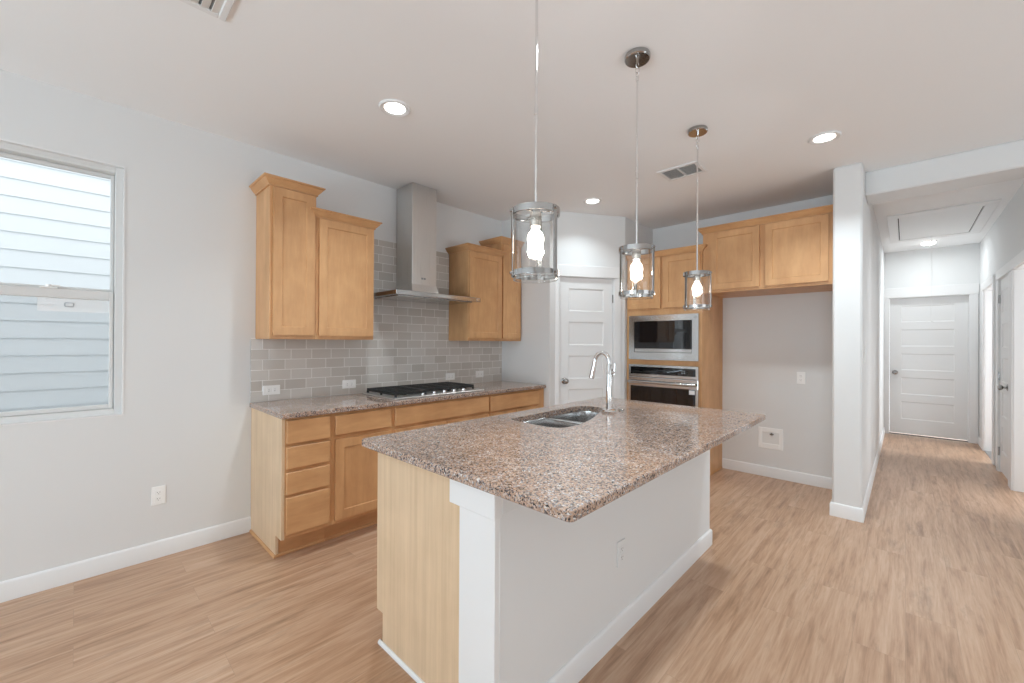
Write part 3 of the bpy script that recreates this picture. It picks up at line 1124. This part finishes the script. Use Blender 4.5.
outlet('wall_outlet', fxw(XL, .361, .386), 'white duplex outlet low on the left wall between window and cabinets', root=(XL, .361, .386))
for y, z, l in ((.990, .994, 'white outlet on the backsplash nearest the window'), (1.574, .997, 'white outlet on the backsplash just left of the cooktop'),
                (2.632, 1.001, 'white outlet on the backsplash just right of the cooktop'), (3.033, 1.005, 'white outlet on the backsplash nearest the pantry wall')):
    outlet('backsplash_outlet', fxw(XL + .0095, y, z), l, 'outlet', 'outlets on the tile backsplash', horizontal=True, root=(XL, y, z))
outlet('wall_outlet', frame(-.740, YB, 1.021, 0), 'white outlet on the bare wall of the fridge bay', root=(-.740, YB, 1.021))
outlet('light_switch', fx(PX1, 4.335, 1.26), 'white light switch on the hall side of the wall end', 'light switch', switch=True, root=(PX1, 4.335, 1.26))

# icemaker water box set in the fridge wall
ib = thing('water_supply_box', (-.995, YB, .392), 'white recessed water supply box low in the fridge bay', 'supply box')
m = MB(frame(-.995, YB, .392, 0))
m.rim(-.108, .108, -.006, 0, -.105, .105, .033, .033, .050, .045, .002)
m.build('flange', 'plastic_white', ib)
m = MB(frame(-.995, YB, .392, 0))
m.box(-.076, .076, -.0008, -.0002, -.056, .061)
m.build('recess', 'register_paint', ib)
m = MB(frame(-.995, YB, .392, 0))
m.cyl((0.01, -.010, .035), (0.01, -.010, .058), .007, 10).box(-.006, .030, -.018, -.004, .038, .048, .003)
m.build('valve', 'hardware_nickel', ib)

# ------------------------------------------------------------------ oven tower
TX0, TX1, TY = -2.249, -1.450, 4.222
tw = thing('oven_cabinet', ((TX0 + TX1) / 2, YB, 0), 'tall maple cabinet housing the microwave and wall oven', 'cabinet')
m = MB()
T0, T1 = TX0 + .034, TX1 - .026        # appliance opening
m.box(TX0, TX0 + .018, TY + .02, YB - .002, .0, 2.268).box(TX1 - .018, TX1, TY + .02, YB - .002, .0, 2.268).box(TX0 + .018, TX1 - .018, YB - .02, YB - .002, .1, 2.268)
m.box(TX0 + .018, TX1 - .018, TY + .02, YB - .02, 1.665, 2.268)
m.box(TX0 + .018, TX1 - .018, TY + .02, YB - .02, 1.125, 1.165)
m.box(TX0 + .018, TX1 - .018, TY + .02, YB - .02, .10, .41)
m.box(TX0, T0, TY, TY + .02, .10, 2.268, .0015).box(T1, TX1, TY, TY + .02, .10, 2.268, .0015)
m.box(T0, T1, TY, TY + .02, 1.648, 2.268, .0015).box(T0, T1, TY, TY + .02, 1.122, 1.174, .0015).box(T0, T1, TY, TY + .02, .10, .41, .0015)
m.box(TX0 + .019, TX1 - .019, TY + .07, TY + .09, 0, .11)
m.build('body', 'maple_upright', tw)
MB().box(TX1, TX1 + .008, TY + .022, YB - .014, 0, .016, .003).build('shoe_molding', 'maple_level', tw)
def fy(x, y, z):    # fronts facing -Y
    return frame(x, y, z, 0)
for a, b2 in ((-2.236, -1.862), (-1.832, -1.464)):
    shaker(fy(a, TY - .020, 1.720), b2 - a, 2.247 - 1.720, .055).build('door', 'maple_upright', tw, weld=True)
shaker(fy(-2.236, TY - .020, .13), 1.464 * -1 + 2.236, .25, .055).build('drawer', 'maple_level_wide', tw, weld=True)
crown_mb([(TX0 + .001, TY), (TX1, TY), (TX1, 4.237)], 2.258).build('crown_molding', 'maple_level_wide', tw)

# microwave
AX0, AX1 = -2.214, -1.474
AY = TY - .022
mw = thing('microwave', ((AX0 + AX1) / 2, TY, 1.176), 'built in stainless microwave above the wall oven', 'microwave')
m = MB()
m.rim(AX0, AX1, AY, TY, 1.176, 1.647, .062, .062, .077, .062)
m.build('trim_frame', 'steel_level', mw)
MB().box(AX0 + .06, AX1 - .06, TY + .021, TY + .45, 1.19, 1.64).build('body', 'steel_level', mw)
MB().box(-2.150, -1.538, AY + .006, TY + .02, 1.295, 1.583, .002).build('door_glass', 'black_glass', mw)
MB().box(-2.150, -1.538, AY + .003, TY + .02, 1.255, 1.293, .003).build('trim_bar', 'steel_level', mw)
MB().cyl((-1.505, AY - .0025, 1.612), (-1.505, AY + .001, 1.612), .014, 20).build('badge', 'nickel', mw)

# wall oven
ov = thing('oven', ((AX0 + AX1) / 2, TY, .42), 'built in stainless wall oven with black glass under the microwave', 'oven')
m = MB()
m.rim(AX0, AX1, AY, TY, .415, 1.120, .022, .026, .040, .022)
m.box(AX0 + .022, AX1 - .026, AY, TY, .992, 1.020)
m.build('trim_frame', 'steel_level', ov)
MB().box(AX0 + .06, AX1 - .06, TY + .021, TY + .55, .43, 1.11).build('body', 'steel_level', ov)
MB().box(AX0 + .021, AX1 - .025, AY + .004, TY + .02, 1.018, 1.100).build('control_panel', 'black_glass', ov)
m = MB()
for k in range(2):
    for q in range(2):
        m.box(-1.640 + k * .022, -1.626 + k * .022, AY + .0028, AY + .0042, 1.045 + q * .018, 1.055 + q * .018)
m.build('display_marks', 'display_grey', ov)
dg = MB().box(AX0 + .021, AX1 - .025, AY + .002, TY + .02, .455, .990).build('door_glass', 'black_glass', ov)
m = MB()
m.box(AX0 + .002, AX1 - .002, AY - .004, AY + .006, .890, .988, .004)
m.build('door_rail', 'steel_level', ov)
m = MB()
m.cyl((AX0 + .012, AY - .045, .938), (AX1 - .012, AY - .045, .938), .0145, 18)
for xx in (AX0 + .06, AX1 - .06):
    m.box(xx - .012, xx + .012, AY - .045, AY, .928, .948, .003)
m.build('handle', 'steel_level', ov)
MB().box(-1.563, -1.508, AY + .0008, AY + .0022, .842, .884).build('sticker', 'sticker', ov)

# cabinet over the fridge bay
fc = thing('fridge_cabinet', ((TX1 + PX0) / 2, YB, 1.846), 'two door maple cabinet bridging the empty fridge bay', 'cabinet')
FX0, FX1, FY = TX1 + .001, PX0 - .002, 4.240
m = MB()
m.box(FX0, FX1, FY + .02, YB - .002, 1.846, 2.430).box(FX0, FX1, FY, FY + .02, 1.840, 2.430, .0015)
m.build('body', 'maple_upright', fc)
for a, b2 in ((-1.372, -.957), (-.912, -.459)):
    shaker(fy(a, FY - .020, 1.867), b2 - a, 2.413 - 1.867, .055).build('door', 'maple_upright', fc, weld=True)
crown_mb([(FX0, YB - .002), (FX0, FY), (FX1, FY)], 2.420).build('crown_molding', 'maple_level_wide', fc)

# ------------------------------------------------------------------ island
isl = thing('kitchen_island', (-1.35, 1.94, 0), 'kitchen island with maple end panel, white knee wall and corner post', 'island')
IX0, IX1, IY0, IY1 = -1.742, -.955, .950, 2.945
KX = -1.085
m = MB()
m.box(IX0 + .02, KX, IY0 + .02, 1.60, .14, BT).box(IX0 + .02, KX, 2.52, IY1 - .02, .14, BT)
m.box(IX0 + .02, KX, 1.60, 2.52, .14, .62).box(KX - .02, KX, 1.60, 2.52, .14, BT)
m.box(IX0, IX0 + .02, IY0 + .02, IY1 - .02, .14, BT, .0015)
m.build('cabinet_body', 'maple_upright', isl)
MB().box(-1.660, KX, IY0 + .02, IY1 - .02, 0, .14).build('toe_kick', 'maple_level', isl)
def end_panel(y):
    p = MB()
    pts = [(-1.690, .0), (-1.135, .0), (-1.135, BT), (IX0, BT), (IX0, .140), (-1.690, .140)]
    n = len(pts)
    p.add([(x, y, z) for x, z in pts] + [(x, y + .018, z) for x, z in pts],
          [(0, 1, 2, 5), (2, 3, 4, 5), (6, 11, 8, 7), (8, 11, 10, 9)] + [(i, (i + 1) % n, n + (i + 1) % n, n + i) for i in range(n)])
    return p
end_panel(IY0).build('panel', 'veneer_upright_lit', isl, smooth=False)
end_panel(IY1 - .02).build('panel', 'veneer_upright_lit', isl, smooth=False)
MB().sweep([(-1.712, IY0), (-1.136, IY0)], [(0, 0), (.011, 0), (.011, .007), (.004, .016), (0, .016)], 1).build('shoe_molding', 'trim_paint', isl)
MB().box(KX, IX1, IY0 + .002, IY1, 0, BT, .002).build('knee_wall', 'wall_paint', isl)
MB().box(-1.135, IX1 - .001, .930, IY0 + .004, 0, .783, .002).build('corner_post', 'trim_paint', isl)
MB().box(-1.182, IX1 + .005, .922, IY0 + .008, .780, BT - .0005, .0025).build('post_capital', 'trim_paint', isl)
MB().box(IX1 - .001, IX1 + .005, IY0 + .007, IY1, .788, BT - .0005, .002).build('trim_board', 'wall_paint', isl)
MB().sweep([(IX1, .932), (IX1, IY1), (KX, IY1)], BB, 1).build('baseboard', 'trim_paint', isl)
# doors on the working side
for a, b2 in ((.985, 1.42), (1.44, 2.05), (2.06, 2.50), (2.52, 2.925)):
    fm = Matrix(((0, 1, 0, IX0 - .020), (-1, 0, 0, b2), (0, 0, 1, .160), (0, 0, 0, 1)))
    shaker(fm, b2 - a, .695).build('door', 'maple_upright', isl, weld=True)
outlet('island_outlet', frame(IX1, 1.741, .383, PI / 2), 'white outlet on the island knee wall', mat='wall_paint', root=(IX1, 1.741, .383))

HOLE = [(-1.645, 1.745), (-1.645, 2.360), (-1.632, 2.410), (-1.595, 2.440), (-1.540, 2.447), (-1.490, 2.440), (-1.452, 2.405), (-1.425, 2.340), (-1.400, 2.270),
        (-1.365, 2.190), (-1.325, 2.090), (-1.290, 1.985), (-1.270, 1.890), (-1.265, 1.800), (-1.272, 1.735), (-1.300, 1.700), (-1.350, 1.690), (-1.560, 1.690), (-1.615, 1.700), (-1.637, 1.718)]
def smooth_loop(p, k=2):
    for _ in range(k):
        q = []
        for i in range(len(p)):
            a, b2 = p[i], p[(i + 1) % len(p)]
            q += [(a[0] * .75 + b2[0] * .25, a[1] * .75 + b2[1] * .25), (a[0] * .25 + b2[0] * .75, a[1] * .25 + b2[1] * .75)]
        p = q
    return p
HL = smooth_loop(HOLE, 1)
tag(slab_mb(-1.783, -.626, .885, 2.950, BT, .914, .022, HL, 5).build('island_countertop', 'granite'),
    'speckled pink brown granite countertop of the island', 'countertop')

# double bowl sink hung under the stone
sk = thing('double_sink', (-1.46, 2.06, .70), 'stainless double bowl sink set under the island stone', 'sink')
def clip(poly, y, keep_less):
    out = []
    n = len(poly)
    ins = lambda p: (p[1] <= y) if keep_less else (p[1] >= y)
    for i in range(n):
        a, b2 = poly[i], poly[(i + 1) % n]
        if ins(a):
            out.append(a)
        if ins(a) != ins(b2):
            t = (y - a[1]) / (b2[1] - a[1])
            out.append((a[0] + (b2[0] - a[0]) * t, y))
    return out
def bowl(poly, depth, name):
    c = (sum(p[0] for p in poly) / len(poly), sum(p[1] for p in poly) / len(poly))
    sh = lambda k, e=0: [(c[0] + (p[0] - c[0]) * k, c[1] + (p[1] - c[1]) * k) for p in poly]
    rings = [(sh(1.0), .8795), (sh(.992), .8785), (sh(.982), .87), (sh(.975), .83), (sh(.955), .88 - depth + .04), (sh(.92), .88 - depth + .012), (sh(.85), .88 - depth), (sh(.12), .88 - depth - .004)]
    n = len(poly)
    mb = MB()
    v, f = [], []
    for pts, zz in rings:
        v += [(x, y, zz) for x, y in pts]
    for k in range(len(rings) - 1):
        for i in range(n):
            f.append((k * n + i, k * n + (i + 1) % n, (k + 1) * n + (i + 1) % n, (k + 1) * n + i))
    f.append(tuple((len(rings) - 1) * n + i for i in range(n)))
    mb.add(v, f)
    o = mb.build(name, 'steel_bowl', sk)
    sd = o.modifiers.new('thickness', 'SOLIDIFY')
    sd.thickness = .0015
    MB().lathe([(.0, 0), (.040, 0), (.040, .003), (.030, .004), (.026, .001), (0, .001)], (c[0], c[1], .88 - depth - .003), 20).build('drain', 'chrome', o)
SO = [(-1.46 + (p[0] + 1.46) * 1.015, 2.06 + (p[1] - 2.06) * 1.01) for p in HL]
bowl(clip(SO, 2.045, True), .20, 'bowl')
bowl(clip(SO, 2.065, False), .18, 'bowl')
MB().box(-1.648, -1.335, 2.036, 2.074, .870, .8785, .003).build('divider', 'steel_bowl', sk)

# gooseneck faucet
fa = thing('faucet', (-1.362, 2.326, .914), 'chrome pull down gooseneck faucet behind the island sink', 'faucet')
fxp, fyp = -1.362, 2.326
MB().lathe([(0, 0), (.045, 0), (.047, .007), (.042, .016), (.022, .022), (0, .022)], (fxp, fyp, .914), 24).build('base_flange', 'chrome', fa)
MB().lathe([(0, 0), (.0175, 0), (.0170, .12), (.0165, .285), (.0135, .292), (0, .292)], (fxp, fyp, .928), 24).build('body', 'chrome', fa)
dv = Vector((-1, -.06, 0)).normalized()
pts = [Vector((fxp, fyp, 1.19))]
R = .050
for k in range(0, 13):
    a = PI * k / 12 * .96
    pts.append(Vector((fxp, fyp, 1.228)) + dv * (R - R * math.cos(a)) + Vector((0, 0, R * 1.2 * math.sin(a))))
end = pts[-1]
dr = (pts[-1] - pts[-2]).normalized()
MB().tube(pts, .0122, 14).build('spout', 'chrome', fa)
MB().tube([end - dr * .006, end + dr * .015, end + dr * .05, end + dr * .112, end + dr * .118], [.0130, .0140, .0155, .0185, .015], 16).build('spray_head', 'chrome', fa)
m = MB()
ld = Vector((.72, .69, 0)).normalized()
la = Vector((fxp, fyp, 1.165))
m.tube([la + ld * .012, la + ld * .036], .010, 14)
m.tube([la + ld * .034 - Vector((0, 0, .014)), la + ld * .036 + Vector((0, 0, .02)), la + ld * .038 + Vector((0, 0, .055))], [.0085, .008, .0065], 10)
m.build('lever', 'chrome', fa)
tag(MB().lathe([(0, 0), (.020, 0), (.020, .006), (.016, .010), (0, .011)], (-1.335, 2.435, .914), 20).build('counter_button', 'nickel'),
    'small round metal button on the island stone behind the faucet', 'button')

# ------------------------------------------------------------------ pendants
def pendant(x, y, label):
    r = thing('pendant_lamp', (x, y, CE), label, 'pendant lamp', 'pendant lamps over the island')
    zt, zb, R = 1.813, 1.580, .081
    MB().lathe([(0, 0), (.058, 0), (.060, -.004), (.060, -.020), (.056, -.025), (0, -.025)], (x, y, CE), 32).build('canopy', 'nickel', r)
    m = MB()
    m.tube([(x, y, CE - .025), (x, y, CE - .040)], .006, 10)
    for k in range(3):
        zc = CE - .048 - k * .026
        ring = []
        for i in range(14):
            t = 2 * PI * i / 14
            a, b2 = .0085 * math.cos(t), .016 * math.sin(t)
            ring.append((x + (a if k % 2 else a * .3), y + (a * .3 if k % 2 else a), zc + b2))
        m.tube(ring, .0022, 8, True)
    m.build('chain_link', 'chrome', r)
    m = MB()
    m.cyl((x, y, CE - .112), (x, y, zt + .010), .0048, 12)
    m.lathe([(0, 0), (.006, 0), (.009, -.012), (.006, -.022), (0, -.022)], (x, y, CE - .104), 14)
    zc = (CE - .11) * .42 + zt * .58
    m.lathe([(0, .016), (.0066, .014), (.0066, -.014), (0, -.016)], (x, y, zc), 12)
    m.build('rod', 'chrome', r)
    m = MB()
    m.lathe([(R - .003, zt - .022), (R + .003, zt - .022), (R + .003, zt), (R - .003, zt)], (x, y, 0), 48, closed=True)
    for k in range(3):
        a = 2 * PI * k / 3 + .5
        m.tube([(x + .012 * math.cos(a), y + .012 * math.sin(a), zt - .008), (x + R * math.cos(a), y + R * math.sin(a), zt - .008)], .004, 8)
    m.lathe([(0, zt + .012), (.012, zt + .010), (.016, zt), (.016, zt - .016), (0, zt - .016)], (x, y, 0), 20)
    m.build('ring', 'nickel', r)
    MB().lathe([(R - .003, zb), (R + .003, zb), (R + .003, zb + .018), (R - .003, zb + .018)], (x, y, 0), 48, closed=True).build('ring', 'nickel', r)
    for k in range(3):
        a = 2 * PI * k / 3
        cx, cy = x + (R + .004) * math.cos(a), y + (R + .004) * math.sin(a)
        bm_ = MB(frame(cx, cy, 0, a))
        bm_.box(-.002, .002, -.008, .008, zb, zt, .0008)
        for zz in (zt - .011, zb + .009):
            bm_.cyl((.001, 0, zz), (.008, 0, zz), .005, 10)
        bm_.build('cage_bar', 'nickel', r)
    g = MB()
    n = 48
    v = []
    for zz in (zb - .012, zt - .026):
        for i in range(n):
            t = 2 * PI * i / n
            v.append((x + (R - .006) * math.cos(t), y + (R - .006) * math.sin(t), zz))
    g.add(v, [(i, (i + 1) % n, n + (i + 1) % n, n + i) for i in range(n)])
    g.lathe([(R - .0085, zb - .013), (R - .004, zb - .013), (R - .004, zb - .009), (R - .0085, zb - .009)], (x, y, 0), 48, closed=True)
    g.build('glass_shade', 'lamp_glass', r)
    MB().lathe([(0, zt - .010), (.020, zt - .012), (.022, zt - .030), (.020, zt - .060), (0, zt - .062)], (x, y, 0), 24).build('socket', 'socket_metal', r)
    b = MB()
    prof = [(0, zt - .060), (.013, zt - .062), (.015, zt - .072), (.024, zt - .084), (.0285, zt - .096), (.0290, zt - .108), (.0250, zt - .122), (.0205, zt - .132), (.0150, zt - .141), (0, zt - .146)]
    b.lathe(prof, (x, y, 0), 24)
    b.build('bulb', 'bulb_glow', r)
    return r


PEND = ((-.935, 1.100), (-.945, 1.864), (-.986, 2.780))
p0 = pendant(*PEND[0], 'glass cylinder pendant lamp hanging nearest the camera')
for (x, y), l in zip(PEND[1:], ('glass cylinder pendant lamp in the middle of the three', 'glass cylinder pendant lamp farthest from the camera, before the oven')):
    c = copy_tree(p0)
    c.location = (x, y, CE)
    c['label'] = l
for x, y in PEND:
    lamp('pendant_light', 'POINT', (x, y, 1.700), (0, 0, 0), 12, (.97, .98, 1.0), .032)

# ------------------------------------------------------------------ ceiling fixtures
def recessed(x, y, label):
    r = thing('recessed_light', (x, y, CE), label, 'ceiling light', 'recessed ceiling lights')
    MB().lathe([(.056, -.001), (.062, -.004), (.078, -.010), (.086, -.010), (.092, -.004), (.093, 0), (.056, 0)], (x, y, CE), 40, closed=True).build('trim_ring', 'trim_paint', r)
    MB().lathe([(0, -.001), (.060, -.001), (.060, -.0035), (0, -.0045)], (x, y, CE), 40).build('lens', 'lamp_lens', r)
    return r


CANS = ((-2.209, 1.302, 'round recessed ceiling light above the long counter, left of the pendants'),
        (-.402, 3.469, 'round recessed ceiling light before the hall, right of the pendants'),
        (-2.233, 3.486, 'round recessed ceiling light in front of the pantry door'))
for x, y, l in CANS:
    recessed(x, y, l)
    o = lamp('recessed_lamp', 'AREA', (x, y, CE - .012), (0, 0, 0), {1.302: 8, 3.469: 11, 3.486: 3.5}[y], (.84, .95, 1.0), .13, .13, 2.1)
    o.data.shape = 'DISK'

hl = thing('hall_ceiling_light', (.215, 7.92, CE), 'small round flush ceiling light at the hall end beyond the attic hatch', 'ceiling light')
MB().lathe([(0, 0), (.082, 0), (.082, -.008), (.074, -.016), (0, -.016)], (.215, 7.92, CE), 32).build('trim_ring', 'trim_paint', hl)
MB().lathe([(0, -.015), (.072, -.015), (.070, -.034), (.058, -.042), (0, -.045)], (.215, 7.92, CE), 32).build('lens', 'lamp_lens', hl)
o = lamp('hall_lamp', 'AREA', (.215, 7.92, CE - .05), (0, 0, 0), 5, (.90, .97, 1.0), .13, .13)
o.data.shape = 'DISK'


def register(name, x0, x1, y0, y1, label, split, along_x, louvre, angle):
    r = thing(name, ((x0 + x1) / 2, (y0 + y1) / 2, CE), label, 'air vent')
    f = .028
    m = MB()
    z0 = CE - .010
    m.box(x0, x1, y0, y0 + f, z0, CE, .003).box(x0, x1, y1 - f, y1, z0, CE, .003).box(x0, x0 + f, y0 + f, y1 - f, z0, CE, .003).box(x1 - f, x1, y0 + f, y1 - f, z0, CE, .003)
    if split:
        xm = (x0 + x1) / 2
        m.box(xm - .006, xm + .006, y0 + f, y1 - f, z0, CE)
    m.build('frame', 'trim_paint', r)
    MB().box(x0 + f, x1 - f, y0 + f, y1 - f, CE - .0015, CE - .0003).build('duct_opening', 'duct_grey', r)
    m = MB()
    if along_x:
        q = y0 + f + louvre / 2
        while q < y1 - f - .002:
            m.add([(x0 + f, q - louvre * .38, z0 + .001), (x1 - f, q - louvre * .38, z0 + .001), (x1 - f, q + louvre * .38, CE - .002), (x0 + f, q + louvre * .38, CE - .002),
                   (x0 + f, q - louvre * .38 + .0015, z0), (x1 - f, q - louvre * .38 + .0015, z0), (x1 - f, q + louvre * .38 + .0015, CE - .003), (x0 + f, q + louvre * .38 + .0015, CE - .003)],
                  [(0, 1, 2, 3), (4, 7, 6, 5), (0, 4, 5, 1), (2, 6, 7, 3), (0, 3, 7, 4), (1, 5, 6, 2)])
            q += louvre
    m.build('louvres', 'register_paint', r, smooth=False)
    return r


register('ceiling_register', -2.145, -1.80, .135, .440, 'white ceiling air vent cut by the top edge of the photo', False, True, .036, 0)
register('ceiling_register', -1.474, -1.160, 3.245, 3.495, 'white two panel ceiling air vent between the pendants and the oven', True, True, .017, 0)

# attic hatch with pull cord
ah = thing('attic_hatch', (.25, 6.85, CE), 'white framed attic hatch in the hall ceiling with pull cord', 'hatch')
AX, AXE, AYs, AYe = -.158, .655, 6.050, 7.650
m = MB()
pa, pb, pc, pq = -.062, .552, 6.195, 7.512
z0 = CE - .016
m.box(AX, AXE, AYs, pc - .003, z0, CE, .003).box(AX, AXE, pq + .009, AYe, z0, CE, .003).box(AX, pa - .009, pc - .003, pq + .009, z0, CE, .003).box(pb + .009, AXE, pc - .003, pq + .009, z0, CE, .003)
m.build('frame', 'trim_paint', ah)
MB().box(pa, pb, pc, pq, CE - .012, CE - .002, .002).build('panel', 'door_paint', ah)
MB().box(pa - .008, pb + .008, pc - .003, pq + .008, CE - .0015, CE - .0004).build('gap', 'painted_gap_shade', ah)  # dark sheet painted as the shadow line round the panel
m = MB()
m.tube([(.232, 7.42, CE - .011), (.233, 7.42, 2.2), (.232, 7.42, 1.655)], .0022, 8)
m.lathe([(0, 0), (.004, -.002), (.008, -.014), (.006, -.024), (0, -.026)], (.232, 7.42, 1.656), 10)
m.build('pull_cord', 'cord_white', ah)
